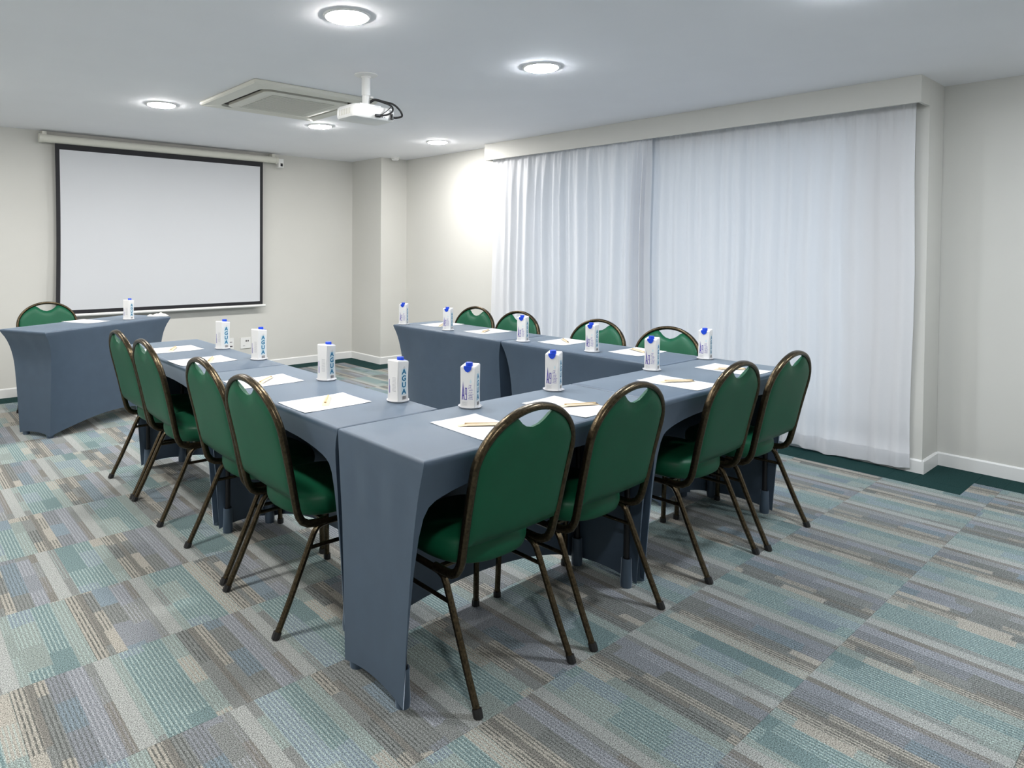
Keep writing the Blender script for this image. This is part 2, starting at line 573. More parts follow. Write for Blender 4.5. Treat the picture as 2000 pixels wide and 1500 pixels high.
def make_table(loc, rz, L, W, label_t, label_c, iu0=(0.03, 0.03), iu1=(0.03, 0.03), iv0=0.09, iv1=0.08, seed=0, closed_arch=0.085, ku=0.025):
    """local u along the length, v across it; chairs sit on the open side v = 0.
    iu0, iu1: how far the legs stand in from each end on the (open, closed) side"""
    rg = random.Random(seed)
    t = empty('folding_table', loc, rz)
    tag(t, label_t, 'table', 'folding tables under slate covers')
    MB().box(0.017, 0.014, T - 0.024, L - 0.017, W - 0.014, T - 0.005).build('tabletop', M['board'], t)
    kv = 0.030
    legs = [(iu0[0] + ku, iv0 + kv), (L - iu1[0] - ku, iv0 + kv), (L - iu1[1] - ku, W - iv1 - kv), (iu0[1] + ku, W - iv1 - kv)]
    for (x, y) in legs:
        MB().lathe([(0.0135, 0.005), (0.0135, 0.02), (0.0115, 0.022), (0.0115, T - 0.024)], (x, y, 0), 12).build('leg', M['black_steel'], t, smooth=40)
    MB().sweep([(legs[0][0], legs[0][1], 0.64), (legs[3][0], legs[3][1], 0.64)], 0.02, 0.02, n=8, power=2).build('leg_brace', M['black_steel'], t, smooth=40)
    MB().sweep([(legs[1][0], legs[1][1], 0.64), (legs[2][0], legs[2][1], 0.64)], 0.02, 0.02, n=8, power=2).build('leg_brace', M['black_steel'], t, smooth=40)

    c = empty('stretch_table_cover', loc, rz)
    tag(c, label_c, 'table cover', 'slate stretch table covers')
    # perimeter samples: (u, v, side, distance from the nearer corner, fraction)
    per = []
    dd = [0.0, 0.006, 0.012, 0.02, 0.03, 0.045, 0.065, 0.09, 0.13, 0.19, 0.27, 0.38]
    ds = dd + [L / 2] + [L - d for d in reversed(dd)]
    per += [(d, 0.0, 0, min(d, L - d), d / L) for d in ds[:-1]]
    nE = 12
    per += [(L, W * i / nE, 1, 0, i / nE) for i in range(nE)]
    nS = 26
    per += [(L * (1 - i / nS), W, 2, 0, i / nS) for i in range(nS)]
    per += [(0.0, W * (1 - i / nE), 3, 0, i / nE) for i in range(nE)]

    def hem(side, d, f):
        if side == 0:
            return max(0.014, T - 0.088 - 0.075 * math.exp(-d / 0.13) - 0.60 * math.exp(-d / 0.010))
        if side == 2:
            return 0.014 + closed_arch * math.sin(PI * f) ** 0.75
        return 0.014 + 0.020 * math.sin(PI * f) ** 0.8

    ph = [rg.uniform(0, 6.28) for _ in range(6)]
    rows = 18
    rings = [[] for _ in range(rows + 4)]
    r = 0.010
    for (u, v, side, d, f) in per:
        cu = min(max(u, r), L - r)
        cv = min(max(v, r), W - r)
        zh = hem(side, d, f)
        for k, (q, dz) in enumerate(((0.0, 0.0), (0.5, 0.0012), (0.87, 0.0045), (1.0, 0.010))):
            rings[k].append((lerp(cu, u, q), lerp(cv, v, q), T - dz))
        for k in range(1, rows + 1):
            a = (k / rows) ** 1.25
            z = lerp(T - 0.010, zh, a)
            drop = max(0.0, T - z - 0.016)
            gu = (1 - math.exp(-drop / 0.085)) * 0.86 + 0.14 * drop / T
            gv = (1 - math.exp(-drop / 0.16)) * 0.45 + 0.55 * drop / T
            tu, tv = u / L, v / W
            # width between the leg lines at this height
            uu = lerp(lerp(*iu0, tv ** 3) * gu, L - lerp(*iu1, tv ** 3) * gu, tu)
            edge = 0.30 + 0.70 * abs(2 * tu - 1) ** 4
            vv = lerp(iv0 * gv, W - iv1 * gv * edge, tv)
            wr = 0.0035 * math.sin(6 * f * PI + ph[0]) * math.sin(z * 9 + ph[1]) * math.sin(PI * min(1, drop / 0.3)) if side else 0.0
            if side == 2:
                vv += wr
            elif side == 1:
                uu += wr - 0.004 * math.sin(PI * f) * gu
            elif side == 3:
                uu += wr + 0.004 * math.sin(PI * f) * gu
            rings[k + 3].append((uu, vv, z))
    mb = MB().rings(rings, cap0=True, cap1=False)
    o = mb.build('cover_cloth', M['cover'], c, smooth=50)
    thicken(o, 0.0025, -1, 50)
    for (x, y) in legs:
        MB().lathe([(0.022, 0.0), (0.0235, 0.02), (0.021, 0.06), (0.020, 0.115), (0.017, 0.115), (0.017, 0.003)], (x, y, 0), 14, True, True).build('foot_pocket', M['cover'], c, smooth=50)
    return t, c


A0, A1, B0, B1, B2, B3 = 1.179, 1.617, 1.4397, 1.8856, 3.0757, 4.2624
AM, C0, C1, D3, DM = 2.3727, 3.1102, 3.5593, 4.1784, 3.031
LT = 'dark-legged folding table '
LC = 'slate blue stretch cover '
G = 0.0015
# base of the U, open towards the chairs (-Y)
make_table((A0, B0, 0), 0, AM - A0 - G, B1 - B0 - G, LT + 'at the base of the U, away from the curtains', LC + 'on the base table of the U away from the curtains', iu0=(0.0, 0.0), iu1=(0.018, 0.018), iv1=0.05, seed=1)
make_table((AM + G, B0, 0), 0, C1 - AM - G, B1 - B0 - G, LT + 'at the base of the U, beside the curtains', LC + 'on the base table of the U beside the curtains', iu0=(0.03, 0.03), iu1=(0.0, 0.0), iv1=0.010, seed=2, ku=0.018)
# arm of the U away from the curtains, open towards -X
make_table((A0, B2 - G, 0), -PI / 2, B2 - B1 - 2 * G, A1 - A0, LT + 'joining base and outer arm of the U, away from the curtains', LC + 'on the arm away from the curtains, joining the base', iu0=(0.005, 0.02), iu1=(0.085, 0.085), seed=3)
make_table((A0, B3, 0), -PI / 2, B3 - B2 - G, A1 - A0, LT + 'ending the U arm in front of the presenter table', LC + 'on the arm end in front of the presenter table', iu0=(0.008, 0.008), iu1=(0.06, 0.05), seed=4)
# arm of the U along the curtains, open towards +X
make_table((C1, B1 + G, 0), PI / 2, DM - B1 - 2 * G, C1 - C0, LT + 'on the curtain side arm, joining the base', LC + 'on the curtain side arm, joining the base', iu0=(0.04, 0.03), iu1=(0.012, 0.06), seed=5)
make_table((C1, DM + G, 0), PI / 2, D3 - DM - G, C1 - C0, LT + 'ending the curtain side arm near the corner pillar', LC + 'on the curtain side arm end near the corner pillar', iu0=(0.04, 0.05), iu1=(0.002, 0.070), seed=6, ku=0.020)
# presenter table, turned, open towards the screen
HA = math.radians(28.5)
HL, HWD = 1.172, 0.446
hu = Vector((math.cos(HA), math.sin(HA), 0))
hv = Vector((-math.sin(HA), math.cos(HA), 0))
hp = Vector((0.917, 5.176, 0)) + hu * HL + hv * HWD
make_table(tuple(hp), HA + PI, HL, HWD, LT + 'set at an angle in front of the screen', LC + 'on the angled presenter table in front of the screen', iu0=(0.09, 0.09), iu1=(0.09, 0.09), iv0=0.08, iv1=0.07, seed=7)

# ------------------------------------------------------------------ chairs


def loop_half(z):
    """half width of the back tube centre line at height z"""
    if z <= 0.70:
        return lerp(0.203, 0.2135, max(0.0, (z - 0.40) / 0.30))
    q = (z - 0.70) / 0.173
    return 0.2135 * math.sqrt(max(0.0, 1 - q * q))


def back_y(z):
    return 0.070 - (z - 0.46) * 0.212 - 0.03 * max(0, z - 0.6) ** 1.0


def make_chair():
    root = empty('banquet_chair')
    sh = -0.22                                        # rear feet stand at y = sh
    # back tube
    pts = []
    for i in range(0, 19):
        a = (PI / 2) * i / 18
        z = 0.70 + 0.173 * math.cos(a)
        pts.append((0.2135 * math.sin(a), sh + back_y(z), z))
    for z in (0.64, 0.58, 0.52, 0.46):
        pts.append((loop_half(z), sh + back_y(z), z))
    pts += [(0.203, sh + 0.078, 0.425), (0.203, sh + 0.086, 0.400), (0.203, sh + 0.100, 0.379), (0.203, sh + 0.122, 0.366), (0.203, sh + 0.15, 0.362), (0.203, sh + 0.20, 0.362)]
    full = [(-x, y, z) for (x, y, z) in reversed(pts[1:])] + pts
    MB().sweep(full, 0.021, 0.028, side=(1, 0, 0), n=12, power=3).build('back_frame', M['bronze'], root, smooth=50)
    # upholstered back panel with scooped hand hole
    nx, nz = 25, 15
    front, back = [], []
    for i in range(nx):
        s = -1 + 2 * i / (nx - 1)
        s = math.copysign(abs(s) ** 0.8, s)
        x0 = s * 0.205
        ztop = 0.70 + 0.173 * math.sqrt(max(0.0, 1 - (abs(x0) / 0.2135) ** 2)) - 0.007
        ztop = min(ztop, 0.808 + 0.058 * (x0 / 0.088) ** 2) if abs(x0) < 0.088 else ztop
        zb = 0.458 + 0.006 * s * s
        for j in range(nz):
            tt = j / (nz - 1)
            z = lerp(zb, ztop, tt)
            x = s * min(0.205, loop_half(z) - 0.004 if z < 0.7 else 0.205)
            e = (max(0.0, 1 - abs(s) ** 6) * max(0.0, 1 - abs(2 * tt - 1) ** 8)) ** 0.5
            th = 0.006 + 0.013 * e
            y = sh + back_y(z)
            front.append((x, y + th + 0.006 * e, z))
            back.append((x, y - th + 0.002, z))
    f = []
    n0 = len(front)
    for i in range(nx - 1):
        for j in range(nz - 1):
            a, b_, c, d = i * nz + j, (i + 1) * nz + j, (i + 1) * nz + j + 1, i * nz + j + 1
            f += [(a, d, c, b_), (n0 + a, n0 + b_, n0 + c, n0 + d)]
    for i in range(nx - 1):
        for j in (0, nz - 1):
            a, b_ = i * nz + j, (i + 1) * nz + j
            f.append((a, b_, n0 + b_, n0 + a))
    for j in range(nz - 1):
        for i in (0, nx - 1):
            a, b_ = i * nz + j, i * nz + j + 1
            f.append((a, b_, n0 + b_, n0 + a))
    MB().add(front + back, f).build('backrest', M['green'], root, smooth=60)
    # seat cushion
    rings = []
    for (k, z) in ((0.80, 0.366), (0.90, 0.366), (0.965, 0.374), (0.995, 0.392), (1.0, 0.410), (0.985, 0.428), (0.94, 0.441), (0.85, 0.450), (0.65, 0.457), (0.35, 0.461), (0.08, 0.462)):
        ring = []
        for j in range(40):
            a = 2 * PI * j / 40
            ca, sa = math.cos(a), math.sin(a)
            p = 3.2 if sa > 0 else 2.5
            q = (abs(ca) ** p + abs(sa) ** p) ** (-1 / p)
            ring.append((0.193 * k * q * ca, sh + 0.283 + 0.186 * k * q * sa, z))
        rings.append(ring)
    MB().rings(rings).build('seat', M['green'], root, smooth=60)
    # legs
    for s in (-1, 1):
        x = 0.2 * s
        rear = [(0.208 * s, sh + 0.0, 0.012), (0.206 * s, sh + 0.048, 0.11), (0.204 * s, sh + 0.098, 0.22), (0.203 * s, sh + 0.134, 0.30), (0.202 * s, sh + 0.148, 0.328),
                (x, sh + 0.162, 0.344), (x, sh + 0.182, 0.352), (x, sh + 0.21, 0.354), (x, sh + 0.31, 0.354)]
        lg = MB().sweep(rear, 0.021, 0.021, side=(1, 0, 0), n=8, power=5).build('leg', M['bronze'], root, smooth=35)
        MB().sweep([(0.2085 * s, sh - 0.006, 0.0), (0.2085 * s, sh - 0.004, 0.006), (0.208 * s, sh + 0.003, 0.022)], 0.028, 0.028, side=(1, 0, 0), n=8, power=5).build('foot_cap', M['black'], lg, smooth=35)
        frontp = [(0.205 * s, sh + 0.448, 0.012), (0.203 * s, sh + 0.444, 0.15), (0.202 * s, sh + 0.440, 0.28), (0.201 * s, sh + 0.436, 0.320), (x, sh + 0.424, 0.342), (x, sh + 0.405, 0.352),
                  (x, sh + 0.38, 0.354), (x, sh + 0.315, 0.354)]
        lg = MB().sweep(frontp, 0.021, 0.021, side=(1, 0, 0), n=8, power=5).build('leg', M['bronze'], root, smooth=35)
        MB().sweep([(0.205 * s, sh + 0.449, 0.0), (0.205 * s, sh + 0.449, 0.006), (0.205 * s, sh + 0.4485, 0.022)], 0.028, 0.028, side=(1, 0, 0), n=8, power=5).build('foot_cap', M['black'], lg, smooth=35)
        MB().sweep([(0.2035 * s, sh + 0.125, 0.278), (0.2025 * s, sh + 0.440, 0.275)], 0.014, 0.014, side=(1, 0, 0), n=8, power=2).build('stretcher', M['bronze'], root, smooth=40)
    for yy in (0.205, 0.40):
        MB().sweep([(-0.195, sh + yy, 0.352), (0.195, sh + yy, 0.352)], 0.018, 0.018, n=8, power=2).build('seat_frame', M['bronze'], root, smooth=40)
    return root


chair0 = make_chair()
_first = [True]


def place_chair(x, y, rz, label, group):
    c = chair0 if _first[0] else copy_tree(chair0)
    _first[0] = False
    c.location = (x, y, 0)
    c.rotation_euler = (0, 0, rz)
    tag(c, label, 'chair', group)


ORD = ['first', 'second', 'third', 'fourth']
CH = 'green bronze-framed chair, '
# base of the U: rear feet at y about 1.38
for (x, y, a, k) in ((3.314, 1.350 + 0.22, 0.0, 0), (2.818, 1.368 + 0.22, 0.5, 1), (2.076, 1.381 + 0.22, 0.5, 2), (1.5515, 1.385 + 0.22, -0.5, 3)):
    place_chair(x, y, math.radians(a), CH + ORD[k] + ' from the curtains along the base of the U', 'chairs along the base of the U')
# arm away from the curtains
for (y, x, a, k) in ((3.968, 1.078, 0.0, 0), (3.510, 1.075, -0.6, 1), (2.784, 1.090, -1.0, 2), (2.311, 1.074, 0.0, 3)):
    place_chair(x + 0.22, y, -PI / 2 + math.radians(a), CH + ORD[k] + ' from the presenter table on the open arm', 'chairs on the arm away from the curtains')
# arm beside the curtains
for (y, k) in ((3.903, 0), (3.444, 1), (2.730, 2), (2.221, 3)):
    place_chair(3.715 - 0.22, y, PI / 2 + math.radians(0.6 - 0.5 * k), CH + ORD[k] + ' from the corner pillar on the curtain side', 'chairs on the curtain side arm')
place_chair(1.126, 6.281 - 0.245, PI, 'green upholstered chair behind the angled presenter table below the screen', 'presenter chair')

# ------------------------------------------------------------------ things on the tables
ZT = T + 0.0004


def text_mesh(s, size, material, name):
    cu = bpy.data.curves.new('lettering', 'FONT')
    cu.body = s
    cu.size = size
    cu.align_x = 'CENTER'
    cu.align_y = 'CENTER'
    cu.space_line = 0.92
    cu.offset = size * 0.035
    tmp = bpy.data.objects.new('lettering_tmp', cu)
    col.objects.link(tmp)
    dg = bpy.context.evaluated_depsgraph_get()
    dg.update()
    me = bpy.data.meshes.new_from_object(tmp.evaluated_get(dg))
    bpy.data.objects.remove(tmp)
    bpy.data.curves.remove(cu)
    me.materials.clear()
    me.materials.append(material)
    me.name = name
    return me


CA, CHT = 0.058, 0.163                                # carton side and height


def face_matrix(k, zoff=0.0004):
    """plane of carton face k (0 = logo side, +X), x to the reader's right, y up"""
    a = k * PI / 2
    n = Vector((math.cos(a), math.sin(a), 0))
    rgt = Vector((-math.sin(a), math.cos(a), 0))
    m = Matrix.Identity(4)
    for i in range(3):
        m[i][0], m[i][1], m[i][2] = rgt[i], (0, 0, 1)[i], n[i]
        m[i][3] = n[i] * (CA / 2 + zoff)
    return m


def print_part(name, polys, k, material, parent, zoff=0.0004):
    mb = MB()
    fm = face_matrix(k, zoff)
    for poly in polys:
        mb.add([fm @ Vector((x, y, 0)) for x, y in poly], [tuple(range(len(poly)))])
    me_o = mb.build(name, material, parent)
    return me_o


def rect(x0, y0, x1, y1):
    return [(x0, y0), (x1, y0), (x1, y1), (x0, y1)]


def ringpoly(cx, cy, r0, r1, n=14):
    out = []
    for i in range(n):
        a, b_ = 2 * PI * i / n, 2 * PI * (i + 1) / n
        out.append([(cx + r1 * math.cos(a), cy + r1 * math.sin(a)), (cx + r1 * math.cos(b_), cy + r1 * math.sin(b_)),
                    (cx + r0 * math.cos(b_), cy + r0 * math.sin(b_)), (cx + r0 * math.cos(a), cy + r0 * math.sin(a))])
    return out


def make_carton():
    root = empty('water_carton')
    h = CA / 2
    rings = []

    def sq(hx, ch, zf):
        pts = [(hx, -hx + ch), (hx, hx - ch), (hx - ch, hx), (-hx + ch, hx), (-hx, hx - ch), (-hx, -hx + ch), (-hx + ch, -hx), (hx - ch, -hx)]
        return [(x, y, zf(x)) for x, y in pts]
    rings.append(sq(h, 0.0012, lambda x: 0.0))
    rings.append(sq(h, 0.0035, lambda x: 0.045))
    rings.append(sq(h, 0.0050, lambda x: 0.075))
    rings.append(sq(h, 0.0035, lambda x: 0.105))
    rings.append(sq(h, 0.0010, lambda x: CHT - 0.006 - 0.10 * (x + h) - 0.002))
    rings.append(sq(h - 0.002, 0.001, lambda x: CHT - 0.004 - 0.10 * (x + h)))
    MB().rings(rings).build('carton_body', M['carton'], root)
    # cap with its spout shield on the logo side
    cp = MB().lathe([(0.0135, 0.0), (0.0135, 0.010), (0.0125, 0.0125), (0.0, 0.0128)], (0.012, 0, CHT - 0.0085), 20, True, False)
    cp.build('cap', M['cap'], root, smooth=40)
    sh_ = [(-0.0150, CHT - 0.0105), (-0.0145, CHT - 0.018), (-0.008, CHT - 0.027), (0.0, CHT - 0.031), (0.008, CHT - 0.027), (0.0145, CHT - 0.018), (0.0150, CHT - 0.0105)]
    sp = MB()
    fm = face_matrix(0, 0.0002)
    fm2 = face_matrix(0, 0.0024)
    sp.rings([[fm @ Vector((x, y, 0)) for x, y in sh_], [fm2 @ Vector((x, y, 0)) for x, y in sh_]])
    sp.box(0.0, -0.0150, CHT - 0.0115, h + 0.0024, 0.0150, CHT - 0.0085)
    sp.build('spout', M['cap'], root)
    agua = text_mesh('A\nG\nU\nA', 0.032, M['teal_ink'], 'lettering')
    for k in (1, 3):
        # pale panel and the stacked word
        print_part('print_panel', [rect(-0.0115, 0.026, 0.0165, 0.126)], k, M['pale_ink'], root, 0.0003)
        o = bpy.data.objects.new('lettering', agua)
        col.objects.link(o)
        o.parent = root
        o.matrix_local = face_matrix(k, 0.0007) @ Matrix.Translation((0.0025, 0.0760, 0)) @ Matrix.Diagonal((1.0, 0.86, 1, 1))
        rgb_ = random.Random(k)
        bars, x = [], -0.006
        while x < 0.015:
            wd = rgb_.choice((0.0008, 0.0012, 0.002))
            bars.append(rect(x, 0.008, min(x + wd, 0.0155), 0.021))
            x += wd + rgb_.choice((0.0008, 0.0014))
        print_part('barcode', bars, k, M['dark_ink'], root)
        print_part('print_symbol', ringpoly(0.004, 0.130, 0.0026, 0.0038), k, M['grey_ink'], root)
    # logo side: tall pointed A, small 9 and lines of script
    pr = [[(-0.0220, 0.030), (-0.0185, 0.030), (-0.0165, 0.070), (-0.0178, 0.098)], [(-0.0178, 0.098), (-0.0168, 0.070), (-0.0145, 0.030), (-0.0105, 0.030)],
          rect(-0.0195, 0.043, -0.0135, 0.049)]
    pr += [rect(-0.0098, 0.050, -0.0074, 0.075), rect(-0.0074, 0.071, -0.0042, 0.075), rect(-0.0074, 0.050, -0.0042, 0.053), rect(-0.0042, 0.030, -0.0018, 0.075), rect(-0.0098, 0.030, -0.0042, 0.033)]
    print_part('logo', pr, 0, M['purple_ink'], root)
    rg = random.Random(5)
    scr = []
    for i in range(9):
        y = 0.033 + i * 0.0062
        x = 0.004 + 0.0012 * math.sin(i * 1.7)
        end = 0.0205 - (0.006 if i > 6 else 0.0) - rg.uniform(0, 0.003)
        while x < end:
            wd = rg.uniform(0.0012, 0.0032)
            scr.append([(x, y + rg.uniform(0, 0.0015)), (x + wd, y + rg.uniform(0, 0.001)), (x + wd, y + rg.uniform(0.002, 0.0042)), (x + 0.0006, y + rg.uniform(0.002, 0.0042))])
            x += wd + 0.0007
    print_part('print_script', scr, 0, M['purple_ink'], root)
    print_part('print_drop', [[(0.012, 0.108), (0.0075, 0.097), (0.012, 0.091), (0.0165, 0.097)]], 0, M['pale_ink'], root)
    fine = [rect(-0.021, 0.008 + 0.0035 * i, 0.001 - 0.004 * (i % 2), 0.0088 + 0.0035 * i) for i in range(5)]
    print_part('fine_print', fine, 0, M['grey_ink'], root)
    # back side: table of values
    tb = [rect(-0.002, 0.040 + 0.0052 * i, 0.018, 0.0415 + 0.0052 * i) for i in range(11)]
    print_part('fine_print', tb, 2, M['grey_ink'], root)
    print_part('print_script', [rect(-0.020, 0.032, -0.0175, 0.085), rect(-0.0155, 0.032, -0.0140, 0.060)], 2, M['purple_ink'], root)
    return root


def make_coaster():
    mb = MB()
    rings = []
    for (r, z) in ((0.0, 0.0004), (0.0395, 0.0004), (0.041, 0.0010), (0.0435, 0.0045), (0.0445, 0.0060), (0.0436, 0.0064), (0.0405, 0.0022), (0.039, 0.0016), (0.0, 0.0016)):
        ring = []
        for j in range(32):
            a = 2 * PI * j / 32
            rr = max(r, 0.001) * (1 + (0.025 * math.cos(8 * a) if r > 0.042 else 0))
            ring.append((rr * math.cos(a), rr * math.sin(a), z))
        rings.append(ring)
    return mb.rings(rings).build('paper_coaster', M['paper'], None, smooth=50)


carton0 = make_carton()
coaster0 = make_coaster()
BASE, OPEN_, CURT = 'along the base of the U', 'on the open arm', 'on the curtain side arm'
# x, y, direction of the logo side (degrees), which one
cartons = [
    (3.488, 1.862, -168, 'first from the curtains ' + BASE), (2.952, 1.848, -165, 'second from the curtains ' + BASE),
    (2.205, 1.839, -156, 'third from the curtains ' + BASE), (1.723, 1.834, -153, 'fourth from the curtains ' + BASE),
    (1.575, 3.764, 14, 'first from the presenter table ' + OPEN_), (1.575, 3.292, 14, 'second from the presenter table ' + OPEN_),
    (1.570, 2.605, 17, 'third from the presenter table ' + OPEN_), (1.572, 2.079, 8, 'fourth from the presenter table ' + OPEN_),
    (3.170, 4.125, -147, 'first from the corner pillar ' + CURT), (3.203, 3.647, -154, 'second from the corner pillar ' + CURT),
    (3.200, 2.923, -160, 'third from the corner pillar ' + CURT), (3.203, 2.392, -168, 'fourth from the corner pillar ' + CURT),
    (1.600, 5.690, 30, 'alone on the presenter table'),
]
for i, (x, y, a, which) in enumerate(cartons):
    cs = coaster0 if i == 0 else copy_tree(coaster0)
    cs.location = (x, y, ZT)
    cs.rotation_euler = (0, 0, 0.3 * i)
    tag(cs, 'scalloped white coaster under carton ' + which, 'coaster', 'paper coasters under the cartons')
    ct = carton0 if i == 0 else copy_tree(carton0)
    ct.location = (x, y, ZT + 0.0018)
    ct.rotation_euler = (0, 0, math.radians(a))
    tag(ct, 'white blue-capped water carton, ' + which, 'carton', 'water cartons on the tables')


def make_pen():
    root = empty('sleeved_pen')
    rings = []
    for x, wd, hh_ in ((-0.082, 0.0125, 0.0012), (-0.078, 0.0135, 0.0022), (-0.05, 0.0135, 0.0088), (0.05, 0.0125, 0.0088), (0.076, 0.0085, 0.0035), (0.084, 0.008, 0.0012)):
        ring = []
        for j in range(10):
            t_ = 2 * PI * j / 10
            ca, sa = math.cos(t_), math.sin(t_)
            ring.append((x, wd * ca, hh_ / 2 + hh_ / 2 * sa * (1 - 0.55 * abs(ca) ** 2)))
        rings.append(ring)
    MB().rings(rings).build('sleeve', M['sleeve'], root, smooth=60)
    MB().sweep([(-0.058, 0.002, 0.0072), (0.070, 0.0015, 0.0060)], 0.0082, 0.0082, n=10, power=2).build('pen_barrel', M['kraft'], root, smooth=40)
    MB().rings([[(0.070 + 0.011 * q, 0.0015 + 0.0041 * (1 - q * 0.85) * math.cos(2 * PI * j / 10), 0.0060 - 0.001 * q + 0.0041 * (1 - q * 0.85) * math.sin(2 * PI * j / 10)) for j in range(10)] for q in (0.0, 0.6, 1.0)]).build('pen_tip', M['dark_ink'], root, smooth=40)
    return root


PL, PW_ = 0.288, 0.203


def make_paper():
    mb = MB()
    nx, ny = 7, 5
    v = [((-0.5 + i / (nx - 1)) * PL, (-0.5 + j / (ny - 1)) * PW_, 0.0006 + (0.0016 if (i in (0, nx - 1) and j in (0, ny - 1)) else 0.0)) for i in range(nx) for j in range(ny)]
    f = [(i * ny + j, (i + 1) * ny + j, (i + 1) * ny + j + 1, i * ny + j + 1) for i in range(nx - 1) for j in range(ny - 1)]
    o = mb.add(v, f).build('paper_sheet', M['paper'], None, smooth=60)
    thicken(o, 0.0005, -1, 50)
    return o


pen0, paper0 = make_pen(), make_paper()
# paper centre x, y, turn; pen centre x, y, turn
sets = [
    (3.284, 1.610, 90, 3.268, 1.612, -38, 'first from the curtains ' + BASE), (2.765, 1.603, 92, 2.776, 1.609, -32, 'second from the curtains ' + BASE),
    (2.022, 1.612, 93, 2.058, 1.593, -24, 'third from the curtains ' + BASE), (1.556, 1.602, 88, 1.570, 1.612, -34, 'fourth from the curtains ' + BASE),
    (1.336, 3.899, 1, 1.340, 3.902, 60, 'first from the presenter table ' + OPEN_), (1.326, 3.428, 2, 1.364, 3.414, 60, 'second from the presenter table ' + OPEN_),
    (1.334, 2.742, 0, 1.343, 2.742, 43, 'third from the presenter table ' + OPEN_), (1.336, 2.226, 0, 1.352, 2.238, 54, 'fourth from the presenter table ' + OPEN_),
    (3.400, 3.940, 4, 3.345, 3.885, 40, 'first from the corner pillar ' + CURT), (3.385, 3.425, -1, 3.362, 3.424, 28, 'second from the corner pillar ' + CURT),
    (3.400, 2.753, 2, 3.426, 2.768, -128, 'third from the corner pillar ' + CURT), (3.410, 2.229, 0, 3.424, 2.236, -115, 'fourth from the corner pillar ' + CURT),
    (1.300, 5.740, 118, None, None, None, 'alone on the presenter table'),
]
for i, (x, y, a, px, py, pa, which) in enumerate(sets):
    p = paper0 if i == 0 else copy_tree(paper0)
    p.location = (x, y, ZT)
    p.rotation_euler = (0, 0, math.radians(a))
    tag(p, 'blank white paper sheet, ' + which, 'paper', 'paper sheets on the tables')
    if px is not None:
        q = pen0 if i == 0 else copy_tree(pen0)
        q.location = (px, py, ZT + 0.0008)
        q.rotation_euler = (0, 0, math.radians(pa))
        tag(q, 'sleeved brown pen on paper, ' + which, 'pen', 'pens on the paper sheets')

# crumpled napkin on the presenter table corner
rg = random.Random(11)
nb = MB()
nx, ny = 15, 9
v = []
for i in range(nx):
    for j in range(ny):
        s, t_ = -1 + 2 * i / (nx - 1), -1 + 2 * j / (ny - 1)
        k = math.sqrt(max(0.0, (1 - s * s) * (1 - t_ * t_)))
        z = 0.001 + 0.022 * k * (0.55 + 0.45 * math.sin(4.3 * s + 2 * t_)) + 0.006 * k * math.sin(9 * s - 4 * t_)
        v.append((0.085 * s * (1 - 0.12 * t_ * t_), 0.05 * t_ * (1 - 0.2 * s * s) + 0.008 * math.sin(5 * s), max(0.001, z)))
nb.add(v, [(i * ny + j, (i + 1) * ny + j, (i + 1) * ny + j + 1, i * ny + j + 1) for i in range(nx - 1) for j in range(ny - 1)])
np_ = nb.build('napkin', M['napkin'], None, smooth=70)
thicken(np_, 0.0015, 1, 60)
np_.location = (1.878, 5.845, ZT)
np_.rotation_euler = (0, 0, math.radians(-22))
tag(np_, 'small crumpled white napkin on the presenter table corner', 'napkin')

# ------------------------------------------------------------------ projection screen
scr = tag(empty('projection_screen', (0, 0, 0)), 'white motorised projection screen with black border on the wall', 'screen')
YS = 6.862
prof = [(0.036 * math.cos(a), 0.036 * math.sin(a)) for a in [2 * PI * i / 20 for i in range(20)]]
zc = 2.302
MB().rings([[(x, YS + p, zc + q) for p, q in prof] for x in (1.195, 3.475)]).build('housing', M['cream_plastic'], scr, smooth=40)
for (xa, xb) in ((1.175, 1.197), (3.473, 3.498)):
    MB().rings([[(x, YS + p * 1.12, zc + q * 1.12) for p, q in prof] for x in (xa, xb)]).build('end_cap', M['cream_plastic'], scr, smooth=40)
for x in (1.20, 3.43):
    MB().box(x, YS - 0.012, zc + 0.03, x + 0.035, YB, zc + 0.062).box(x, YB - 0.008, zc - 0.03, x + 0.035, YB, zc + 0.062).build('bracket', M['cream_plastic'], scr)
mo = MB().box(3.500, YS - 0.03, 2.222, 3.560, YS + 0.03, 2.318).build('motor_box', M['white_plastic'], scr, bevel=0.004)
MB().box(3.522, YS - 0.0325, 2.236, 3.548, YS - 0.029, 2.268).build('motor_switch', M['screen_black'], mo)


def screen_sheet(name, x0, z0, x1, z1, dy, material, parent):
    nx, nz = 9, 13
    v, f = [], []
    for i in range(nx):
        for j in range(nz):
            x, z = lerp(x0, x1, i / (nx - 1)), lerp(z0, z1, j / (nz - 1))
            tz = (z - 0.715) / 1.545
            bow = 0.022 * math.sin(PI * min(1, max(0, tz))) * max(0.0, 1 - (x - 1.302) / 0.5) ** 2
            v.append((x + bow * 0.6, YS + dy + bow, z))
    for i in range(nx - 1):
        for j in range(nz - 1):
            f.append((i * nz + j, (i + 1) * nz + j, (i + 1) * nz + j + 1, i * nz + j + 1))
    o = MB().add(v, f).build(name, material, parent, smooth=60)
    thicken(o, 0.0012, 0, 50)
    return o


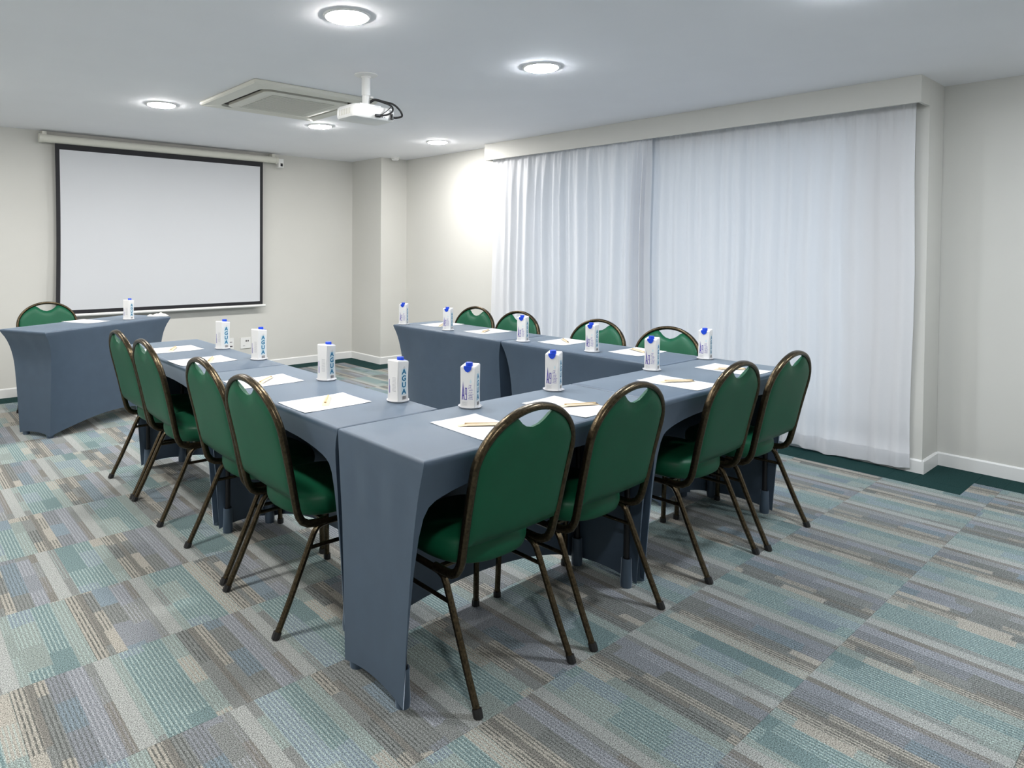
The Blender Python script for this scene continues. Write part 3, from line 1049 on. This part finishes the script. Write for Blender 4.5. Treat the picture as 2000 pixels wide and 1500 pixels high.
sx0, sx1, sz0, sz1 = 1.302, 3.325, 0.712, 2.275
screen_sheet('screen_fabric', sx0, sz0, sx1, sz1, 0, M['screen_black'], scr)
screen_sheet('screen_surface', sx0 + 0.036, sz0 + 0.040, sx1 - 0.034, 2.215, -0.0014, M['screen'], scr)
MB().rings([[(x, YS + 0.014 * math.cos(a), 0.704 + 0.014 * math.sin(a)) for a in [2 * PI * i / 12 for i in range(12)]] for x in (sx0 - 0.02, sx1 + 0.03)]).build('bottom_bar', M['white_plastic'], scr, smooth=40)

# wall sockets below the screen wall
for (x0, x1, z0, z1, kind) in ((2.908, 3.027, 0.241, 0.360, 0), (3.103, 3.221, 0.237, 0.356, 1)):
    so = tag(empty('wall_socket', ((x0 + x1) / 2, YB, (z0 + z1) / 2)),
             'white socket plate with two rows of slots on the screen wall' if kind == 0 else 'white socket plate with one pair of holes on the screen wall', 'socket', 'socket plates on the screen wall')
    MB().box(-0.059, -0.010, -0.059, 0.059, 0.0, 0.059).build('plate', M['white_plastic'], so, bevel=0.002)
    spots = [(-0.025, 0.018, 0.02, 0.007), (0.026, 0.018, 0.03, 0.006), (-0.03, -0.028, 0.016, 0.012), (0.026, -0.028, 0.034, 0.013)] if kind == 0 else [(0.006, 0.022, 0.015, 0.018), (0.028, 0.022, 0.014, 0.015), (-0.02, -0.03, 0.022, 0.008)]
    for i, (cx_, cz_, ww, hh_) in enumerate(spots):
        MB().box(cx_ - ww / 2, -0.0112, cz_ - hh_ / 2, cx_ + ww / 2, -0.0096, cz_ + hh_ / 2).build('socket_hole', M['dark_ink'] if not (kind == 1 and i == 2) else M['grey_ink'], so)

# ------------------------------------------------------------------ ceiling fixtures


def make_downlight(lamp):
    root = empty('downlight')
    MB().lathe([(0.092, 0.0), (0.106, 0.0), (0.106, -0.004), (0.102, -0.008), (0.094, -0.008), (0.092, -0.003)], (0, 0, 0), 36, False, False).build('trim_ring', M['ring'], root, smooth=50)
    MB().lathe([(0.0935, -0.003), (0.0935, -0.0095), (0.085, -0.0135), (0.05, -0.0155), (0.001, -0.016)], (0, 0, 0), 36, True, True).build('diffuser', lamp, root, smooth=60)
    return root


dl0, dl1 = make_downlight(M['lamp']), make_downlight(M['lamp_cool'])
_used = set()
lights = [
    (1.653, 2.578, 'round white downlight between projector and open arm'), (2.955, 2.578, 'round white downlight above the gap between the U arms'),
    (1.653, 5.055, 'round white downlight in front of the projection screen'), (2.975, 5.052, 'round white downlight beside the air conditioner, towards the screen'),
    (4.280, 5.046, 'round white downlight near the pelmet and corner pillar'), (2.955, 0.98, 'round white downlight beyond the base of the U'),
]
fill_lights = [(0.35, 5.055), (0.35, 2.578), (0.35, 0.10), (-0.95, 2.578), (-0.95, 5.055), (4.28, -0.30)]  # unseen downlights, added as fill light for the room
for i, (x, y, lb) in enumerate(lights + [(a, b_, 'unseen round downlight added as fill light in the empty part of the room') for a, b_ in fill_lights]):
    src = dl1 if (x > 2.5 and y < 3.0) else dl0
    d = copy_tree(src) if src in _used else src
    _used.add(src)
    d.location = (x, y, H)
    tag(d, lb, 'downlight', 'ceiling downlights')

# ceiling cassette air conditioner
AX0, AX1, AY0, AY1 = 1.828, 2.755, 3.885, 4.790
ac = tag(empty('cassette_air_conditioner', ((AX0 + AX1) / 2, (AY0 + AY1) / 2, H)), 'square cream cassette air conditioner flush in the ceiling', 'air conditioner')


def rrect(hx, hy, r, z, n=6):
    pts = []
    for (sx, sy, a0) in ((1, 1, 0), (-1, 1, PI / 2), (-1, -1, PI), (1, -1, 3 * PI / 2)):
        for i in range(n + 1):
            a = a0 + (PI / 2) * i / n
            pts.append((sx * (hx - r) + r * math.cos(a), sy * (hy - r) + r * math.sin(a), z))
    return pts


ahx, ahy = (AX1 - AX0) / 2, (AY1 - AY0) / 2
fr_ = MB().rings([rrect(ahx - 0.006, ahy - 0.006, 0.02, 0.0), rrect(ahx, ahy, 0.02, -0.006), rrect(ahx, ahy, 0.02, -0.020), rrect(ahx - 0.008, ahy - 0.008, 0.02, -0.028),
                  rrect(0.362, 0.356, 0.07, -0.030), rrect(0.360, 0.354, 0.07, -0.010)], True, False)
fr_.build('frame_panel', M['cream_plastic'], ac, smooth=35)
MB().rings([rrect(0.361, 0.355, 0.07, -0.009), rrect(0.361, 0.355, 0.07, -0.011)]).build('air_slot', M['slot'], ac)
cen = MB().rings([rrect(0.318, 0.312, 0.05, -0.015), rrect(0.320, 0.314, 0.05, -0.034), rrect(0.310, 0.304, 0.045, -0.040), rrect(0.268, 0.262, 0.03, -0.040), rrect(0.263, 0.257, 0.03, -0.036)]).build('centre_panel', M['cream_plastic'], ac, smooth=35)
for i in range(16):
    y = -0.228 + 0.0304 * i
    MB().box(-0.235, y - 0.011, -0.0385, 0.235, y + 0.011, -0.0355).build('grille_slat', M['grille'], cen)
for (sx, sy) in ((1, 0), (0, 1)):                     # the two flaps that hang shut
    if sx:
        MB().add([(sx * 0.325, -0.24, -0.030), (sx * 0.325, 0.24, -0.030), (sx * 0.340, 0.24, -0.018), (sx * 0.340, -0.24, -0.018),
                  (sx * 0.325, -0.24, -0.033), (sx * 0.325, 0.24, -0.033), (sx * 0.340, 0.24, -0.021), (sx * 0.340, -0.24, -0.021)],
                 [(0, 1, 2, 3), (7, 6, 5, 4), (0, 4, 5, 1), (1, 5, 6, 2), (2, 6, 7, 3), (3, 7, 4, 0)]).build('louver', M['cream_plastic'], ac)
    else:
        MB().add([(-0.24, sy * 0.319, -0.030), (0.24, sy * 0.319, -0.030), (0.24, sy * 0.334, -0.018), (-0.24, sy * 0.334, -0.018),
                  (-0.24, sy * 0.319, -0.033), (0.24, sy * 0.319, -0.033), (0.24, sy * 0.334, -0.021), (-0.24, sy * 0.334, -0.021)],
                 [(0, 1, 2, 3), (7, 6, 5, 4), (0, 4, 5, 1), (1, 5, 6, 2), (2, 6, 7, 3), (3, 7, 4, 0)]).build('louver', M['cream_plastic'], ac)

# projector on its ceiling pole
pj = tag(empty('projector', (2.300, 3.376, H)), 'white projector hanging from a ceiling pole with black cables', 'projector')
MB().lathe([(0.0, 0.0), (0.070, 0.0), (0.070, -0.005), (0.060, -0.010), (0.030, -0.012), (0.029, -0.022)], (0, 0, 0), 28, False, True).build('ceiling_flange', M['white_plastic'], pj, smooth=40)
pole = MB().lathe([(0.026, -0.010), (0.026, -0.125)], (0, 0, 0), 20).lathe([(0.022, -0.12), (0.022, -0.185)], (0, 0, 0), 20).build('pole', M['white_plastic'], pj, smooth=40)
MB().sweep([(0.018, -0.022, -0.135), (0.030, -0.034, -0.137)], 0.012, 0.012, n=8, power=2).build('clamp_knob', M['ring'], pole, smooth=40)
br = MB().box(-0.075, -0.05, -0.192, 0.075, 0.05, -0.184)
for sx in (-0.065, 0.065):
    for sy in (-0.04, 0.04):
        br.lathe([(0.008, -0.212), (0.008, -0.186)], (sx, sy, 0), 8)
br.build('mount_plate', M['ring'], pj)
bx0, bx1, by0, by1 = -0.150, 0.150, -0.096, 0.100
body = MB()
zt, zb_ = -0.200, -0.276


def prj_ring(k, z):
    pts = []
    for (x, y, _) in rrect((bx1 - bx0) / 2 * k, (by1 - by0) / 2 * k, 0.026, z, 5):
        pts.append((x, y + 0.002, z))
    return pts


bo = MB().rings([prj_ring(0.93, zt), prj_ring(0.985, zt - 0.008), prj_ring(1.0, zt - 0.025), prj_ring(1.0, zb_ + 0.018), prj_ring(0.97, zb_ + 0.004), prj_ring(0.92, zb_)]).build('body', M['white_plastic'], pj, smooth=40)
MB().rings([[(-0.06 + 0.036 * math.cos(a), y, -0.236 + 0.030 * math.sin(a)) for a in [2 * PI * i / 20 for i in range(20)]] for y in (0.095, 0.118)]).build('lens', M['dark_ink'], pj, smooth=40)
for i, (x, ww, hh_) in enumerate(((0.035, 0.010, 0.014), (0.052, 0.014, 0.009), (0.069, 0.006, 0.006), (0.012, 0.02, 0.010))):
    MB().box(x - ww / 2, by0 - 0.0005, -0.258 - hh_ / 2, x + ww / 2, by0 + 0.004, -0.258 + hh_ / 2).build('port', M['dark_ink'], bo)
MB().box(-0.09, by0 - 0.0002, -0.262, -0.035, by0 + 0.004, -0.230).build('label_plate', M['ring'], bo)
for i in range(7):
    MB().box(bx0 - 0.0008, -0.06 + 0.018 * i, -0.256, bx0 + 0.003, -0.052 + 0.018 * i, -0.222).build('vent_slot', M['grille'], bo)


def cable(name, pts, r, parent):
    P = [Vector(p) for p in pts]
    out = []
    for i in range(len(P) - 1):
        p0, p1, p2, p3 = P[max(i - 1, 0)], P[i], P[i + 1], P[min(i + 2, len(P) - 1)]
        for k in range(7):
            t_ = k / 7
            out.append(0.5 * ((2 * p1) + (p2 - p0) * t_ + (2 * p0 - 5 * p1 + 4 * p2 - p3) * t_ ** 2 + (-p0 + 3 * p1 - 3 * p2 + p3) * t_ ** 3))
    out.append(P[-1])
    return MB().sweep(out, 2 * r, 2 * r, n=8, power=2).build(name, M['black'], parent, smooth=60)


cable('cable', [(0.018, -0.020, -0.160), (0.035, -0.045, -0.150), (0.075, -0.085, -0.165), (0.115, -0.120, -0.180), (0.150, -0.140, -0.215), (0.168, -0.135, -0.245), (0.140, -0.115, -0.255), (0.115, -0.094, -0.252)], 0.006, pj)
cable('cable', [(0.016, -0.022, -0.168), (0.032, -0.050, -0.156), (0.070, -0.095, -0.174), (0.098, -0.128, -0.196), (0.092, -0.142, -0.228), (0.060, -0.135, -0.250), (0.030, -0.118, -0.256), (0.012, -0.094, -0.258)], 0.0055, pj)
cable('cable', [(0.105, -0.116, -0.186), (0.090, -0.120, -0.205), (0.060, -0.115, -0.232), (0.035, -0.094, -0.252)], 0.0025, pj)
MB().sweep([(-0.005, -0.108, -0.258), (0.030, -0.108, -0.256)], 0.016, 0.018, n=8).build('plug', M['black'], pj, smooth=40)
MB().sweep([(0.115, -0.104, -0.236), (0.118, -0.106, -0.268)], 0.018, 0.018, n=8).build('plug', M['black'], pj, smooth=40)

sm = tag(empty('smoke_detector', (4.655, 6.235, H)), 'small round white smoke detector on the ceiling by the pillar', 'smoke detector')
MB().lathe([(0.052, 0.0), (0.052, -0.010), (0.046, -0.014)], (0, 0, 0), 24, True, True).build('base_ring', M['white_plastic'], sm, smooth=40)
MB().lathe([(0.043, -0.014), (0.043, -0.026), (0.034, -0.036), (0.014, -0.040), (0.0, -0.040)], (0, 0, 0), 24, True, False).build('dome', M['white_plastic'], sm, smooth=40)

# ------------------------------------------------------------------ curtains


def make_curtain(name, y0, y1, seed, amp, label, stack_lo=False, x0=4.815):
    """wavy sheet from y0 to y1; folds of uneven width, tighter pleats under the pelmet"""
    rg = random.Random(seed)
    root = tag(empty(name, (x0, (y0 + y1) / 2, 0)), label, 'curtain', 'white curtains')
    knots = [y0]
    while knots[-1] < y1:
        stp = rg.uniform(0.075, 0.150)
        if stack_lo and knots[-1] < y0 + 0.16:
            stp = 0.042
        knots.append(knots[-1] + stp)
    amps = [amp * rg.uniform(0.45, 1.25) for _ in knots]
    if stack_lo:
        for i in range(4):
            amps[i] = 0.062
    lows = [rg.uniform(0.5, 1.2) for _ in knots]
    shift = [rg.uniform(-0.02, 0.02) for _ in knots]
    ny = int((y1 - y0) / 0.0075)
    zs = [2.256, 2.245, 2.235, 2.21, 2.17, 2.10, 2.0, 1.8, 1.5, 1.2, 0.9, 0.6, 0.35, 0.2, 0.112, 0.108, 0.104, 0.06, 0.018]
    ph = rg.uniform(0, 6)

    def xoff(y, z):
        k = 0
        while k < len(knots) - 2 and knots[k + 1] <= y:
            k += 1
        f = (y - knots[k]) / (knots[k + 1] - knots[k])
        low = (2.25 - z) / 2.25
        a = amps[k] * lerp(0.35, 1.0, min(1, low * 5)) * lerp(1.0, lows[k], low)
        sgn = 1
        wave = (1 - math.cos(2 * PI * f)) / 2
        wave = wave ** 1.4
        x = -a * wave * sgn
        x += 0.006 * math.sin(y * 31 + ph) * (1 - 0.6 * low)
        x += 0.020 * low * math.sin(y * 2.1 + ph) * low
        if z > 2.05:
            x += 0.006 * math.sin(y * 140 + ph) * min(1, (z - 2.05) / 0.12) * (1.0 if z < 2.236 else 0.5)
        x += 0.004 * math.sin(y * 60 + z * 1.3 + ph) * low
        return x
    v, f = [], []
    for i in range(ny + 1):
        y = lerp(y0, y1, i / ny)
        for z in zs:
            zz = z + (0.008 * math.sin(y * 7 + ph) + 0.005 * math.sin(y * 17) if z < 0.03 else 0)
            x = xoff(y, z) - (0.0025 if z == 0.108 else 0.0)
            v.append((x, y - (y0 + y1) / 2 + 0.006 * math.sin(z * 4 + y * 5), zz))
    n = len(zs)
    for i in range(ny):
        for j in range(n - 1):
            f.append((i * n + j, (i + 1) * n + j, (i + 1) * n + j + 1, i * n + j + 1))
    MB().add(v, f).build('curtain_panel', M['curtain'], root, smooth=80)
    # stitched hem band, a second layer of cloth at the bottom
    v, f = [], []
    for i in range(ny + 1):
        y = lerp(y0, y1, i / ny)
        for z in (0.106, 0.060, 0.020):
            zz = z + (0.008 * math.sin(y * 7 + ph) + 0.005 * math.sin(y * 17) if z < 0.03 else 0)
            v.append((xoff(y, z) - 0.004, y - (y0 + y1) / 2 + 0.006 * math.sin(z * 4 + y * 5), zz))
    for i in range(ny):
        for j in range(2):
            f.append((i * 3 + j, (i + 1) * 3 + j, (i + 1) * 3 + j + 1, i * 3 + j + 1))
    MB().add(v, f).build('hem', M['curtain'], root, smooth=80)
    return root


make_curtain('curtain', 3.045, 4.815, 21, 0.048, 'white curtain with sharp folds next to the bare wall and pillar', True)
make_curtain('curtain', 1.290, 3.115, 34, 0.030, 'wide smooth white curtain ending at the stepped wall', x0=4.868)
